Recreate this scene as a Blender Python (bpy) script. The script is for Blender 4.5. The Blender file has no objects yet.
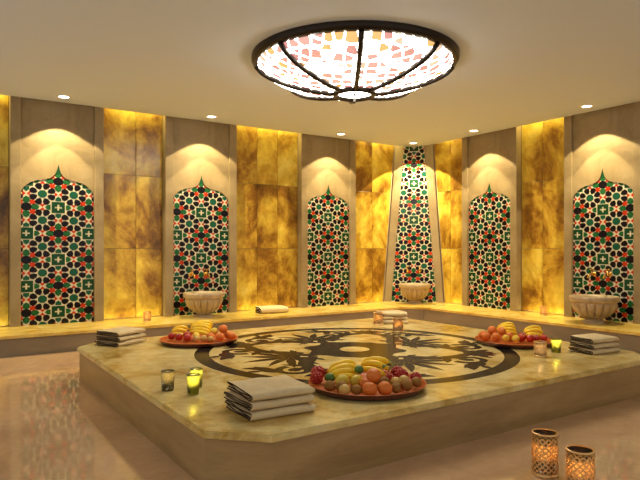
import bpy, bmesh, math, random
from mathutils import Vector, Matrix
R = math.radians
rnd = random.Random(7)
sc = bpy.context.scene
COL = sc.collection

# ------------------------------------------------------------------ helpers
class MB:
    """collects shapes in a bmesh, build() links them as one mesh object"""
    def __init__(s):
        s.bm = bmesh.new()
    def face(s, pts, mi=0):
        f = s.bm.faces.new([s.bm.verts.new(p) for p in pts]); f.material_index = mi
        return f
    def box(s, x0, x1, y0, y1, z0, z1, mi=0, bevel=0):
        v = [s.bm.verts.new((x, y, z)) for x in (x0, x1) for y in (y0, y1) for z in (z0, z1)]
        fs = []
        for q in ((0,1,3,2), (4,6,7,5), (0,4,5,1), (2,3,7,6), (0,2,6,4), (1,5,7,3)):
            f = s.bm.faces.new([v[i] for i in q]); f.material_index = mi; fs.append(f)
        if bevel:
            es = list({e for f in fs for e in f.edges})
            bmesh.ops.bevel(s.bm, geom=es, offset=bevel, segments=2, affect='EDGES', profile=.5)
    def prism(s, pts, z0, z1, mi=0):
        """vertical prism over a counter-clockwise outline"""
        a = [s.bm.verts.new((p[0], p[1], z0)) for p in pts]
        b = [s.bm.verts.new((p[0], p[1], z1)) for p in pts]
        n = len(pts)
        s.bm.faces.new(list(reversed(a))).material_index = mi
        s.bm.faces.new(b).material_index = mi
        for i in range(n):
            s.bm.faces.new([a[i], a[(i+1) % n], b[(i+1) % n], b[i]]).material_index = mi
    def lathe(s, prof, n=32, mi=0, sx=1, sy=1, wob=None, closed=True):
        """revolve (r, z) profile about z; ends are closed with a pole when r is 0"""
        rings = []
        for k, (r, z) in enumerate(prof):
            if r < 1e-6:
                rings.append([s.bm.verts.new((0, 0, z))])
            else:
                ring = []
                for i in range(n):
                    a = 2*math.pi*i/n
                    q = r*(wob(a, k) if wob else 1)
                    ring.append(s.bm.verts.new((q*math.cos(a)*sx, q*math.sin(a)*sy, z)))
                rings.append(ring)
        for A, B in zip(rings, rings[1:]):
            for i in range(n):
                j = (i+1) % n
                if len(A) == 1 and len(B) == 1: continue
                if len(A) == 1: q = [A[0], B[j], B[i]]
                elif len(B) == 1: q = [A[i], A[j], B[0]]
                else: q = [A[i], A[j], B[j], B[i]]
                s.bm.faces.new(q).material_index = mi
    def tube(s, pts, rad, n=8, mi=0, cap=True):
        pts = [Vector(p) for p in pts]
        m = len(pts); rads = rad if isinstance(rad, (list, tuple)) else [rad]*m
        rings = []; ref = None
        for i, p in enumerate(pts):
            t = (pts[min(i+1, m-1)] - pts[max(i-1, 0)]).normalized()
            if ref is None:
                ref = Vector((0, 0, 1)) if abs(t.z) < .9 else Vector((1, 0, 0))
            u = (ref - t*ref.dot(t)).normalized(); w = t.cross(u); ref = u
            rings.append([s.bm.verts.new(p + (u*math.cos(2*math.pi*k/n) + w*math.sin(2*math.pi*k/n))*rads[i]) for k in range(n)])
        for A, B in zip(rings, rings[1:]):
            for k in range(n):
                s.bm.faces.new([A[k], A[(k+1) % n], B[(k+1) % n], B[k]]).material_index = mi
        if cap:
            s.bm.faces.new(list(reversed(rings[0]))).material_index = mi
            s.bm.faces.new(rings[-1]).material_index = mi
    def build(s, name, mats, parent=None, smooth=False, loc=None, rz=0, fixn=True):
        if fixn: bmesh.ops.recalc_face_normals(s.bm, faces=s.bm.faces[:])
        me = bpy.data.meshes.new(name); s.bm.to_mesh(me); s.bm.free()
        for m in (mats if isinstance(mats, (list, tuple)) else [mats]): me.materials.append(m)
        if smooth:
            for p in me.polygons: p.use_smooth = True
        o = bpy.data.objects.new(name, me); COL.objects.link(o)
        if parent: o.parent = parent
        if loc is not None: o.location = loc
        o.rotation_euler.z = rz
        return o

def autosmooth(o, ang=40):
    for p in o.data.polygons: p.use_smooth = True
    o.data.set_sharp_from_angle(angle=R(ang))
    return o

def thing(name, label, cat, loc=(0, 0, 0), rz=0, group=None):
    o = bpy.data.objects.new(name, None); COL.objects.link(o)
    o.location = loc; o.rotation_euler.z = rz; o.empty_display_size = .1
    return tag(o, label, cat, group)
def tag(o, label, cat, group=None):
    o['label'] = label; o['category'] = cat
    if group: o['group'] = group
    return o
def struct(o):
    o['kind'] = 'structure'; return o
def children(o):
    return [c for c in bpy.data.objects if c.parent == o]
def copy_tree(o, parent=None):
    c = o.copy(); COL.objects.link(c)
    if parent: c.parent = parent
    for ch in children(o):
        if ch is not c: copy_tree(ch, c)
    return c

# ------------------------------------------------------------------ materials
def new_mat(name):
    m = bpy.data.materials.new(name); m.use_nodes = True
    nt = m.node_tree
    return m, nt, nt.nodes['Principled BSDF']
def N(nt, t, **kw):
    n = nt.nodes.new(t)
    for k, v in kw.items():
        if k in n.inputs: n.inputs[k].default_value = v
        else: setattr(n, k, v)
    return n
def ramp(nt, stops):
    r = nt.nodes.new('ShaderNodeValToRGB'); e = r.color_ramp.elements
    while len(e) < len(stops): e.new(.5)
    for el, (p, c) in zip(e, stops):
        el.position = p; el.color = (*c, 1)
    return r
def plain(name, col, rough=.5, metal=0, spec=.5, coat=0):
    m, nt, b = new_mat(name)
    b.inputs['Base Color'].default_value = (*col, 1); b.inputs['Roughness'].default_value = rough
    b.inputs['Metallic'].default_value = metal; b.inputs['Specular IOR Level'].default_value = spec
    b.inputs['Coat Weight'].default_value = coat; b.inputs['Coat Roughness'].default_value = .05
    return m
def stone(name, stops, scale=1.5, detail=6, dist=1.0, rough=.3, spec=.5, stretch=(1, 1, 1), bump=0, fine=None, per_object=False, coat=0, ragged=.6, tone=0):
    """mottled stone: warped noise through a colour ramp, optional fine speckle"""
    m, nt, b = new_mat(name); L = nt.links.new
    tc = N(nt, 'ShaderNodeTexCoord'); mp = N(nt, 'ShaderNodeMapping'); mp.inputs['Scale'].default_value = stretch
    L(tc.outputs['Object'], mp.inputs['Vector'])
    if per_object:
        oi = N(nt, 'ShaderNodeObjectInfo')
        ml = N(nt, 'ShaderNodeMath', operation='MULTIPLY'); ml.inputs[1].default_value = 40
        L(oi.outputs['Random'], ml.inputs[0])
        cb = N(nt, 'ShaderNodeCombineXYZ')
        for k in 'XYZ': L(ml.outputs[0], cb.inputs[k])
        L(cb.outputs[0], mp.inputs['Location'])
    nz = N(nt, 'ShaderNodeTexNoise', Scale=scale, Detail=detail, Roughness=ragged, Distortion=dist)
    L(mp.outputs[0], nz.inputs['Vector'])
    rp = ramp(nt, stops)
    if tone:
        mr = N(nt, 'ShaderNodeMapRange'); mr.inputs['To Min'].default_value = -tone; mr.inputs['To Max'].default_value = tone
        L(oi.outputs['Random'], mr.inputs['Value'])
        ad = N(nt, 'ShaderNodeMath', operation='ADD'); L(nz.outputs['Fac'], ad.inputs[0]); L(mr.outputs[0], ad.inputs[1]); L(ad.outputs[0], rp.inputs['Fac'])
    else: L(nz.outputs['Fac'], rp.inputs['Fac'])
    out = rp.outputs['Color']
    if fine:
        n2 = N(nt, 'ShaderNodeTexNoise', Scale=fine[0], Detail=4, Roughness=.7); L(mp.outputs[0], n2.inputs['Vector'])
        r2 = ramp(nt, [(.3, (fine[1],)*3), (.7, (1, 1, 1))]); L(n2.outputs['Fac'], r2.inputs['Fac'])
        mx = N(nt, 'ShaderNodeMix', data_type='RGBA', blend_type='MULTIPLY'); mx.inputs[0].default_value = 1
        L(out, mx.inputs[6]); L(r2.outputs['Color'], mx.inputs[7]); out = mx.outputs[2]
    L(out, b.inputs['Base Color'])
    b.inputs['Roughness'].default_value = rough; b.inputs['Specular IOR Level'].default_value = spec
    b.inputs['Coat Weight'].default_value = coat; b.inputs['Coat Roughness'].default_value = .06
    if bump:
        bp = N(nt, 'ShaderNodeBump', Strength=bump, Distance=.01); L(nz.outputs['Fac'], bp.inputs['Height']); L(bp.outputs[0], b.inputs['Normal'])
    return m
def emit(name, col, strength):
    m, nt, b = new_mat(name)
    b.inputs['Base Color'].default_value = (*col, 1)
    b.inputs['Emission Color'].default_value = (*col, 1); b.inputs['Emission Strength'].default_value = strength
    return m
def tinted_glass(name, col, clear=.55, rough=.08, glow=.6):
    """coloured votive glass: partly clear, partly light-scattering"""
    m, nt, b = new_mat(name); L = nt.links.new
    tr = N(nt, 'ShaderNodeBsdfTransparent'); tr.inputs[0].default_value = (*col, 1)
    tl = N(nt, 'ShaderNodeBsdfTranslucent'); tl.inputs[0].default_value = (*col, 1)
    gl = N(nt, 'ShaderNodeBsdfGlossy', Roughness=rough); gl.inputs[0].default_value = (.9, .9, .9, 1)
    fr = N(nt, 'ShaderNodeFresnel', IOR=1.45)
    a = N(nt, 'ShaderNodeMixShader'); a.inputs[0].default_value = 1-clear
    L(tr.outputs[0], a.inputs[1]); L(tl.outputs[0], a.inputs[2])
    c = N(nt, 'ShaderNodeMixShader'); L(fr.outputs[0], c.inputs[0]); L(a.outputs[0], c.inputs[1]); L(gl.outputs[0], c.inputs[2])
    L(c.outputs[0], nt.nodes['Material Output'].inputs['Surface'])
    return m

M = {}
M['floor'] = stone('polished_beige_marble', [(.3, (.54, .325, .17)), (.55, (.66, .42, .235)), (.75, (.73, .49, .295))], scale=.9, dist=1.5, rough=.045, fine=(14, .86), spec=.6, coat=.3)
M['ceiling'] = plain('ceiling_paint', (.60, .66, .77), .85, spec=.2)
M['plain_wall'] = plain('beige_wall_paint', (.55, .44, .30), .8, spec=.2)
M['gold'] = stone('golden_onyx', [(.34, (.10, .040, .005)), (.44, (.28, .130, .014)), (.52, (.53, .32, .034)), (.61, (.74, .53, .07)), (.72, (.85, .70, .17))], scale=1.7, detail=10, dist=.35, rough=.25, fine=(7, .72), per_object=True, ragged=.68, stretch=(1, 1, .8), tone=.05)
M['cream'] = stone('cream_limestone', [(.3, (.225, .162, .080)), (.5, (.29, .214, .110)), (.7, (.345, .263, .148))], scale=2.2, dist=1.0, rough=.42, fine=(20, .9), spec=.4)
M['bench_top'] = stone('yellow_marble', [(.25, (.36, .20, .03)), (.42, (.62, .42, .08)), (.6, (.76, .57, .16)), (.8, (.82, .68, .28))], scale=2.2, detail=8, dist=1.5, rough=.2, fine=(14, .8))
M['bench_side'] = stone('grey_brown_stone', [(.3, (.165, .13, .085)), (.7, (.24, .19, .125))], scale=1.2, dist=1, rough=.35, stretch=(1, 1, 5))
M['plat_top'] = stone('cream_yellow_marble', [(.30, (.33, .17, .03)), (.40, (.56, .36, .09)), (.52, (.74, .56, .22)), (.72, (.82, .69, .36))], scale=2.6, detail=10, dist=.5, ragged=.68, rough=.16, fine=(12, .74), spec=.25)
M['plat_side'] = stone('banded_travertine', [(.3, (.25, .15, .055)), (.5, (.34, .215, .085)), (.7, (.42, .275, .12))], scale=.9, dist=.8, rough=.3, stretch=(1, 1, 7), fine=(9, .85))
M['inlay'] = stone('dark_emperador_marble', [(.3, (.010, .008, .007)), (.6, (.022, .015, .012)), (.8, (.055, .032, .022))], scale=3, dist=1, rough=.18, spec=.05)
M['grout'] = plain('white_grout', (.62, .57, .43), .5, spec=.2)
M['t_black'] = plain('black_glazed_tile', (.007, .005, .007), .2, spec=.2)
M['t_green'] = plain('green_glazed_tile', (.014, .100, .030), .2, spec=.2)
M['t_teal'] = plain('teal_glazed_tile', (.010, .080, .045), .2, spec=.2)
M['t_dark'] = plain('dark_green_glazed_tile', (.008, .052, .020), .2, spec=.2)
M['t_red'] = plain('red_glazed_tile', (.46, .035, .009), .2, spec=.2)
M['bronze'] = plain('dark_bronze', (.022, .014, .010), .35, metal=.6)
M['brass'] = plain('gold_brass', (.75, .42, .10), .25, metal=1)
M['basin'] = stone('basin_stone', [(.3, (.30, .21, .12)), (.5, (.41, .30, .18)), (.7, (.50, .385, .245))], scale=6, dist=1, rough=.4, fine=(30, .8))
M['white_trim'] = plain('white_metal_ring', (.75, .72, .65), .4)
M['lamp_disc'] = emit('downlight_glow', (1, .90, .70), 6)
M['towel'] = stone('linen_towel', [(.3, (.62, .48, .28)), (.7, (.76, .61, .37))], scale=7, rough=.95, spec=.1, fine=(160, .82), bump=.25)
M['hem'] = plain('shaded_towel_hem', (.045, .028, .016), .95, spec=.1)  # dark hem edges, deepened to paint in shade of the gaps between layers
M['plate'] = plain('copper_glaze', (.47, .105, .012), .45, spec=.25)
M['plate_under'] = plain('dark_red_glaze', (.09, .022, .014), .25)
M['banana'] = stone('banana_skin', [(.3, (.84, .46, .010)), (.6, (.93, .62, .018))], scale=12, rough=.4, per_object=True)
M['banana_tip'] = plain('banana_tip', (.10, .085, .015), .6)
M['peach'] = stone('peach_skin', [(.32, (.46, .045, .008)), (.48, (.72, .16, .014)), (.66, (.84, .31, .035))], scale=11, dist=.5, rough=.55, per_object=True, fine=(120, .8))
M['kiwi'] = stone('kiwi_skin', [(.3, (.22, .09, .010)), (.7, (.42, .20, .03))], scale=30, rough=.8, per_object=True, fine=(180, .7))
M['pale'] = stone('pale_golden_skin', [(.3, (.50, .29, .06)), (.7, (.68, .45, .13))], scale=20, rough=.5, per_object=True)
M['red'] = stone('red_skin', [(.3, (.28, .006, .004)), (.7, (.52, .020, .006))], scale=14, rough=.3, per_object=True)
M['lemon'] = stone('lemon_skin', [(.3, (.78, .50, .03)), (.7, (.88, .66, .08))], scale=25, rough=.4, per_object=True, bump=.3)
M['mango'] = stone('mango_skin', [(.36, (.10, .20, .02)), (.46, (.55, .42, .03)), (.6, (.85, .52, .04))], scale=11, rough=.35, per_object=True)
M['lime'] = stone('lime_skin', [(.3, (.03, .10, .012)), (.7, (.10, .20, .02))], scale=20, rough=.35, per_object=True)
M['leaf'] = plain('green_leaf', (.035, .11, .018), .4)
M['stem'] = plain('fruit_stem', (.07, .045, .02), .8)
M['glass_green'] = tinted_glass('green_votive_glass', (.86, .88, .34), .45)
M['glass_smoke'] = tinted_glass('smoky_mercury_glass', (.66, .60, .38), .3, .2)
M['glass_pink'] = tinted_glass('rose_votive_glass', (.95, .78, .58), .45)
M['glass_amber'] = tinted_glass('amber_votive_glass', (1.0, .66, .32), .42)
M['amber_metal'] = plain('copper_lattice', (.80, .50, .20), .35, metal=.5)
M['silver'] = plain('silver_flecks', (.75, .70, .60), .3, metal=.9)
M['wax'] = plain('candle_wax', (.80, .70, .45), .5)
M['flame'] = emit('flame', (1, .62, .18), 6)

# stained glass of the ceiling lamp: pale leading lines, rose and amber pieces, lit from inside
def lamp_glass():
    m, nt, b = new_mat('stained_lamp_glass'); L = nt.links.new
    tc = N(nt, 'ShaderNodeTexCoord')
    v1 = N(nt, 'ShaderNodeTexVoronoi', Scale=10.0); v1.inputs['Randomness'].default_value = .4
    v2 = N(nt, 'ShaderNodeTexVoronoi', Scale=10.0, feature='DISTANCE_TO_EDGE'); v2.inputs['Randomness'].default_value = .4
    nz = N(nt, 'ShaderNodeTexNoise', Scale=2.2, Detail=1)
    for n in (v1, v2, nz): L(tc.outputs['Object'], n.inputs['Vector'])
    sp = N(nt, 'ShaderNodeSeparateColor'); L(v1.outputs['Color'], sp.inputs[0])
    cr = ramp(nt, [(.0, (.44, .17, .17)), (.26, (.52, .24, .23)), (.46, (.62, .33, .10)), (.58, (.62, .40, .28)), (.70, (1.3, 1.2, 1.0))]); cr.color_ramp.interpolation = 'CONSTANT'
    L(sp.outputs[0], cr.inputs['Fac'])
    line = N(nt, 'ShaderNodeMath', operation='GREATER_THAN'); line.inputs[1].default_value = .085; L(v2.outputs['Distance'], line.inputs[0])
    wh = N(nt, 'ShaderNodeMath', operation='LESS_THAN'); wh.inputs[1].default_value = .70; L(nz.outputs['Fac'], wh.inputs[0])
    k = N(nt, 'ShaderNodeMath', operation='MULTIPLY'); L(line.outputs[0], k.inputs[0]); L(wh.outputs[0], k.inputs[1])
    mx = N(nt, 'ShaderNodeMix', data_type='RGBA'); L(k.outputs[0], mx.inputs[0]); mx.inputs[6].default_value = (16, 15.4, 12.6, 1); L(cr.outputs['Color'], mx.inputs[7])
    L(mx.outputs[2], b.inputs['Emission Color']); b.inputs['Emission Strength'].default_value = 1.0
    b.inputs['Base Color'].default_value = (.6, .5, .4, 1); b.inputs['Roughness'].default_value = .2
    return m
M['lamp_glass'] = lamp_glass()

# ------------------------------------------------------------------ measures (metres)
ZC, ZB, ZP = 3.076, .234, .294          # ceiling, bench top, platform top
YL, XR = 8.08, 7.53                     # faces of the pilasters on the two walls
YG, XG = 8.20, 7.65                     # face of the golden stone
X0, Y0 = -1.6, -1.4                     # the sides behind the viewer

# ------------------------------------------------------------------ room shell
b = MB(); b.box(X0, XG+.3, Y0, YG+.3, -.1, 0); struct(b.build('floor', M['floor']))
b = MB(); b.prism([(X0, Y0), (XR, Y0), (XR, YL), (X0, YL)], ZC, ZC+.05)
b.box(X0, XG+.3, Y0, YG+.3, ZC+.35, ZC+.42)
struct(b.build('ceiling', M['ceiling']))
b = MB(); b.box(X0, XG+.3, YG+.024, YG+.15, 0, ZC+.35); struct(b.build('wall_left', M['plain_wall']))
b = MB(); b.box(XG+.024, XG+.15, Y0, YG+.02, 0, ZC+.35); struct(b.build('wall_right', M['plain_wall']))

# ------------------------------------------------------------------ golden stone bays
# the leaning corner panel: its slope and half widths with and without the border
def lean(z): return .19*(z-ZB)/(ZC-ZB)
hb = lambda z: .525-(.525-.335)*(z-ZB)/(ZC-ZB)        # half width with border
ht = lambda z: .400-(.400-.180)*(z-ZB)/(ZC-ZB)        # half width of the tiles
ZJ = [ZB, 1.2, 2.215, ZC+.33]
def bay(label, cuts, wall, slant=0):
    """cuts: joint positions along the wall; wall 'L' (slabs at y=YG) or 'R' (x=XG)"""
    mid = (cuts[0]+cuts[-1])/2
    t = thing('golden_stone_panelling', label, 'wall panelling', (mid, YG, ZB) if wall == 'L' else (XG, mid, ZB), 0, 'golden stone bays between the niches')
    for a, c in zip(cuts, cuts[1:]):
        for z0, z1 in zip(ZJ, ZJ[1:]):
            m = MB(); w = (c-a)/2-.0025; h = (z1-z0)/2-.0025
            if slant and c == cuts[-1]:      # cut along the border of the leaning corner panel
                e = lambda z: (7.28 if wall == 'L' else 7.83)-(a+c)/2+(lean(z)-hb(z))*.7071-.045
                q = [(-w, -h), (e(z0), -h), (e(z1), h), (-w, h)]
                f0, f1 = [[((x, y, z) if wall == 'L' else (y, x, z)) for x, z in q] for y in (0, .02)]
                m.face(f0); m.face(list(reversed(f1)))
                for i in range(4): m.face([f0[i], f0[(i+1) % 4], f1[(i+1) % 4], f1[i]])
                bmesh.ops.remove_doubles(m.bm, verts=m.bm.verts[:], dist=.0002)
                p = (a+c)/2-mid
                m.build('slab', M['gold'], t, loc=(p, 0, (z0+z1)/2-ZB) if wall == 'L' else (0, p, (z0+z1)/2-ZB)); continue
            if wall == 'L': m.box(-w, w, 0, .02, -h, h, bevel=.002)
            else: m.box(0, .02, -w, w, -h, h, bevel=.002)
            p = (a+c)/2-mid
            m.build('slab', M['gold'], t, loc=(p, 0, (z0+z1)/2-ZB) if wall == 'L' else (0, p, (z0+z1)/2-ZB))
bay('golden mottled stone bay at the left picture edge, beside the leftmost niche', [-1.0, -.1, .826], 'L')
bay('golden mottled stone bay between the leftmost niche and the left basin niche', [1.944, 2.40, 2.776], 'L')
bay('golden mottled stone bay behind the single towel on the bench', [3.894, 4.30, 4.67, 5.046], 'L')
bay('golden mottled stone bay between the basinless left wall niche and corner niche', [6.164, 6.62, 7.16], 'L', 1)
bay('golden mottled stone bay right of the corner niche on the right wall', [6.914, 7.28, 7.72], 'R', 1)
bay('golden mottled stone bay between the two right wall niches', [4.994, 5.42, 5.796], 'R')

# ------------------------------------------------------------------ zellige pattern
PX, PZ = .745, .669
def circ(n, a, b_, rot=0, cx=0, cy=0, off=0):
    out = []
    for i in range(n):
        t = 2*math.pi*(i+off)/n
        x, y = a*math.cos(t), b_*math.sin(t)
        out.append((cx+x*math.cos(rot)-y*math.sin(rot), cy+x*math.sin(rot)+y*math.cos(rot)))
    return out
def star(n, ra, rb, rot, cx, cy):
    return [(cx+(ra if i % 2 == 0 else rb)*math.cos(rot+math.pi*i/n), cy+(ra if i % 2 == 0 else rb)*math.sin(rot+math.pi*i/n)) for i in range(2*n)]
def rot90(pts, k):
    for _ in range(k): pts = [(-y, x) for x, y in pts]
    return pts
CELL = []      # (outline in cell units, colour) around one cross
def add(p, c, k=0): CELL.append((rot90(p, k), c))
for k in range(4):
    add([(.014, .014), (.106, .014), (.106, .106), (.014, .106)], 'dark', k)
    add([(.014, .056), (.014, .106), (-.014, .106), (-.014, .056)], 'dark', k)
    add([(-.048, .122), (.048, .122), (.046, .172), (0, .212), (-.046, .172)], 'green' if k % 2 else 'teal', k)
    add([(-.005, .250), (-.034, .276), (-.068, .302), (-.056, .250), (-.068, .198), (-.034, .224)], 'red', k)
    add([(.005, .250), (.034, .224), (.068, .198), (.056, .250), (.068, .302), (.034, .276)], 'red', k)
    add([(0, .296), (.046, .330), (.056, .372), (.046, .412), (0, .432), (-.046, .412), (-.056, .372), (-.046, .330)], 'green', k)
for k, (x, y) in enumerate([(.5-.100, .092), (.5-.100, -.092), (.5+.100, .092), (.5+.100, -.092)]):
    add(star(5, .074, .040, math.atan2(y, x-.5)+R(36), x, y), 'red')
add(circ(12, .086, .078, 0, .5, 0), 'black')
for sx in (1, -1):
    cx, cy = .25, .25*sx
    add(circ(8, .076, .076, 0, cx, cy, .5), 'teal')
    for j in range(8):
        a = R(22.5+45*j); q = [(-.068, -.014), (-.030, -.047), (.024, -.056), (.054, -.024), (.054, .024), (.024, .056), (-.030, .047), (-.068, .014)]
        rc = .158
        add([(cx+(rc+x)*math.cos(a)-y*math.sin(a), cy+(rc+x)*math.sin(a)+y*math.cos(a)) for x, y in q], 'black')
TMI = {'grout': 0, 'black': 1, 'green': 2, 'teal': 3, 'dark': 4, 'red': 5}
TMATS = [M['grout'], M['t_black'], M['t_green'], M['t_teal'], M['t_dark'], M['t_red']]
def clip(poly, region):
    """keep the part of poly inside a convex counter-clockwise region"""
    for i in range(len(region)):
        ax, ay = region[i]; bx, by = region[(i+1) % len(region)]
        side = lambda p: (bx-ax)*(p[1]-ay)-(by-ay)*(p[0]-ax)
        out = []
        for j in range(len(poly)):
            p, q = poly[j], poly[(j+1) % len(poly)]
            sp, sq = side(p), side(q)
            if sp >= 0: out.append(p)
            if sp*sq < 0:
                t = sp/(sp-sq); out.append((p[0]+t*(q[0]-p[0]), p[1]+t*(q[1]-p[1])))
        poly = out
        if len(poly) < 3: return None
    return poly
def tile_mesh(region, zc, place):
    """zellige inside a convex region; place(u, v, d) maps panel metres and depth to 3-D"""
    m = MB(); m.face([place(u, v, 0) for u, v in region], 0)
    us = [p[0] for p in region]; vs = [p[1] for p in region]
    for i in range(-6, 7):
        for j in range(-9, 10):
            if (i+j) % 2: continue
            for poly, c in CELL:
                q = [((x+i*.5)*PX, zc+(y+j*.5)*PZ) for x, y in poly]
                if max(p[0] for p in q) < min(us) or min(p[0] for p in q) > max(us) or max(p[1] for p in q) < min(vs) or min(p[1] for p in q) > max(vs): continue
                q = clip(q, region)
                if q: m.face([place(u, v, .0025) for u, v in q], TMI[c])
    return m

# arch outline: half width and height of the opening, from the springing to the tip
ARCH = [(.443, 1.80), (.440, 1.86), (.428, 1.923), (.410, 1.955), (.385, 1.985), (.355, 2.012), (.325, 2.034), (.280, 2.054), (.235, 2.067), (.185, 2.077), (.139, 2.088), (.100, 2.101), (.071, 2.118), (.050, 2.140), (.033, 2.165), (.022, 2.195), (.0135, 2.225), (.006, 2.255), (.0, 2.285)]
HW, SW = .555, .436           # half widths of the whole niche and of the recess
def niche(label, pos, wall):
    """local frame: x along the wall (to the viewer's right), y into the wall, z up; y=0 is the pilaster face"""
    loc, rz = ((pos, YL, 0), 0) if wall == 'L' else ((XR, pos, 0), R(-90))
    t = thing('arched_tile_niche', label, 'wall niche', loc, rz, 'arched tile niches along the walls')
    for s in (-1, 1):
        m = MB(); x0, x1 = sorted((s*SW, s*HW)); m.box(x0, x1, 0, .125, ZB, ZC+.33, bevel=.004)
        m.build('pilaster', M['cream'], t)
    m = MB(); y0, y1 = .035, .053         # spandrel slab with the ogee opening
    top = ZC+.33
    for s in (-1, 1):
        for (w0, z0), (w1, z1) in zip(ARCH, ARCH[1:]):
            w0, w1 = min(w0, SW), min(w1, SW)
            for y in (y0, y1): m.face([(s*SW, y, z0), (s*w0, y, z0), (s*w1, y, z1), (s*SW, y, z1)])
            m.face([(s*w0, y0, z0), (s*w0, y1, z0), (s*w1, y1, z1), (s*w1, y0, z1)])
    m.face([(-SW, y0, ARCH[-1][1]), (SW, y0, ARCH[-1][1]), (SW, y0, top), (-SW, y0, top)])
    bmesh.ops.remove_doubles(m.bm, verts=m.bm.verts[:], dist=.0004)
    m.build('spandrel', M['cream'], t, fixn=False)
    reg = [(-SW, ZB), (SW, ZB), (SW, 2.30), (-SW, 2.30)]
    tm = tile_mesh(reg, 1.727, lambda u, v, d: (u, .047-d, v))
    tm.face([(-.034, .044, 2.150), (.034, .044, 2.150), (0, .044, 2.296)], TMI['dark'])
    tm.build('tile_panel', TMATS, t, fixn=False)
niche('tall ogee arched tile niche leftmost in the room, with no basin', 1.385, 'L')
niche('tall ogee arched tile niche behind the left wall stone basin', 3.335, 'L')
niche('tall ogee arched tile niche without basin, left wall, nearest the corner', 5.605, 'L')
niche('tall ogee arched tile niche without basin on the right wall', 6.355, 'R')
niche('tall ogee arched tile niche behind the right wall stone basin', 4.435, 'R')

# corner niche: a panel leaning back across the corner, narrower at the top
ct = thing('corner_tile_niche', 'tapering tile panel with cream border across the far corner', 'wall niche', (7.28, 7.83, 0), R(-45))
# local x to the right, y into the corner
m = MB(); zt = ZC+.3
for s in (-1, 1):
    q = [(s*ht(ZB), ZB), (s*hb(ZB), ZB), (s*hb(zt), zt), (s*ht(zt), zt)]
    f = [(x, lean(z)-.02, z) for x, z in q]; k = [(x, lean(z)+.02, z) for x, z in q]
    m.face(f); m.face(list(reversed(k)))
    for i in range(4): m.face([f[i], f[(i+1) % 4], k[(i+1) % 4], k[i]])
bmesh.ops.remove_doubles(m.bm, verts=m.bm.verts[:], dist=.0002)
m.build('stone_border', M['cream'], ct)
reg = [(-ht(ZB), ZB), (ht(ZB), ZB), (ht(zt), zt), (-ht(zt), zt)]
tile_mesh(reg, 1.72, lambda u, v, d: (u, lean(v)-.008-d, v)).build('tile_panel', TMATS, ct, fixn=False)

# ------------------------------------------------------------------ bench along both walls
bt = thing('stone_bench', 'low yellow marble topped bench running along both walls', 'bench', (4, 7.7, 0))
def L_outline(o, end=0):
    xa, ya = 6.75+o, 7.26+o
    return [(X0+.02, ya), (xa-.23, ya), (xa, ya-.23), (xa, Y0+.02), (XG+.02, Y0+.02), (XG+.02, YG+.02), (X0+.02, YG+.02)]
def off(pts): return [(x-4, y-7.7) for x, y in pts]
m = MB(); m.prism(off(L_outline(.02)), 0, ZB-.032); m.build('bench_base', M['bench_side'], bt)
m = MB(); m.prism(off(L_outline(0)), ZB-.032, ZB)
bmesh.ops.bevel(m.bm, geom=[e for e in m.bm.edges if all(abs(v.co.z-ZB) < 1e-4 for v in e.verts)], offset=.006, segments=2, affect='EDGES')
m.build('bench_top', M['bench_top'], bt)

# ------------------------------------------------------------------ central marble platform
PXa, PXb, PYa, PYb, CH = 1.13, 5.17, 2.48, 5.95, .25
PC = (3.18, 4.19)
def octo(o):
    a, b_, c, d, h = PXa+o, PXb-o, PYa+o, PYb-o, CH
    return [(x-PC[0], y-PC[1]) for x, y in [(a+h, c), (b_-h, c), (b_, c+h), (b_, d-h), (b_-h, d), (a+h, d), (a, d-h), (a, c+h)]]
pt = thing('marble_platform', 'large octagonal heated marble platform in the middle of the room', 'platform', (*PC, 0))
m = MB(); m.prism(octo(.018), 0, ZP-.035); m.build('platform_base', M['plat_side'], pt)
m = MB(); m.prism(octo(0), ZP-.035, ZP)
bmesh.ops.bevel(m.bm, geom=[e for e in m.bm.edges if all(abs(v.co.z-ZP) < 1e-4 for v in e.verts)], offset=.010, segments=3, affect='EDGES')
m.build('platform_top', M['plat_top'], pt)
# ring
m = MB(); n = 96; zi = ZP+.0008
for i in range(n):
    a, c = 2*math.pi*i/n, 2*math.pi*(i+1)/n
    m.face([(r*math.cos(t), r*math.sin(t), zi) for r, t in ((1.41, a), (1.41, c), (1.285, c), (1.285, a))])
bmesh.ops.remove_doubles(m.bm, verts=m.bm.verts[:], dist=.0005)
m.build('inlay_ring', M['inlay'], pt, fixn=False)
# scrollwork
sw = MB(); LAYER = [0]
def lay():
    LAYER[0] += 1; return ZP+.0008+LAYER[0]*.000004
def flat(pts, mi=0):
    z = lay()
    A = sum(pts[i-1][0]*pts[i][1]-pts[i][0]*pts[i-1][1] for i in range(len(pts)))
    if A < 0: pts = list(reversed(pts))
    vs = [sw.bm.verts.new((x, y, z)) for x, y in pts]
    f = sw.bm.faces.new(vs); f.material_index = mi
    bmesh.ops.triangulate(sw.bm, faces=[f])
def ribbon(pts, w, mi=0):
    n = len(pts); lf, rt = [], []
    for i, p in enumerate(pts):
        a, c = pts[max(i-1, 0)], pts[min(i+1, n-1)]
        dx, dy = c[0]-a[0], c[1]-a[1]; l = math.hypot(dx, dy) or 1
        ww = w(i/(n-1))/2
        lf.append((p[0]-dy/l*ww, p[1]+dx/l*ww)); rt.append((p[0]+dy/l*ww, p[1]-dx/l*ww))
    z = lay()
    a = [sw.bm.verts.new((*p, z)) for p in lf]; c = [sw.bm.verts.new((*p, z)) for p in rt]
    for i in range(n-1):
        f = sw.bm.faces.new([c[i], c[i+1], a[i+1], a[i]]); f.material_index = mi
def pol(r, d): return (r*math.cos(R(d)), r*math.sin(R(d)))
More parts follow.
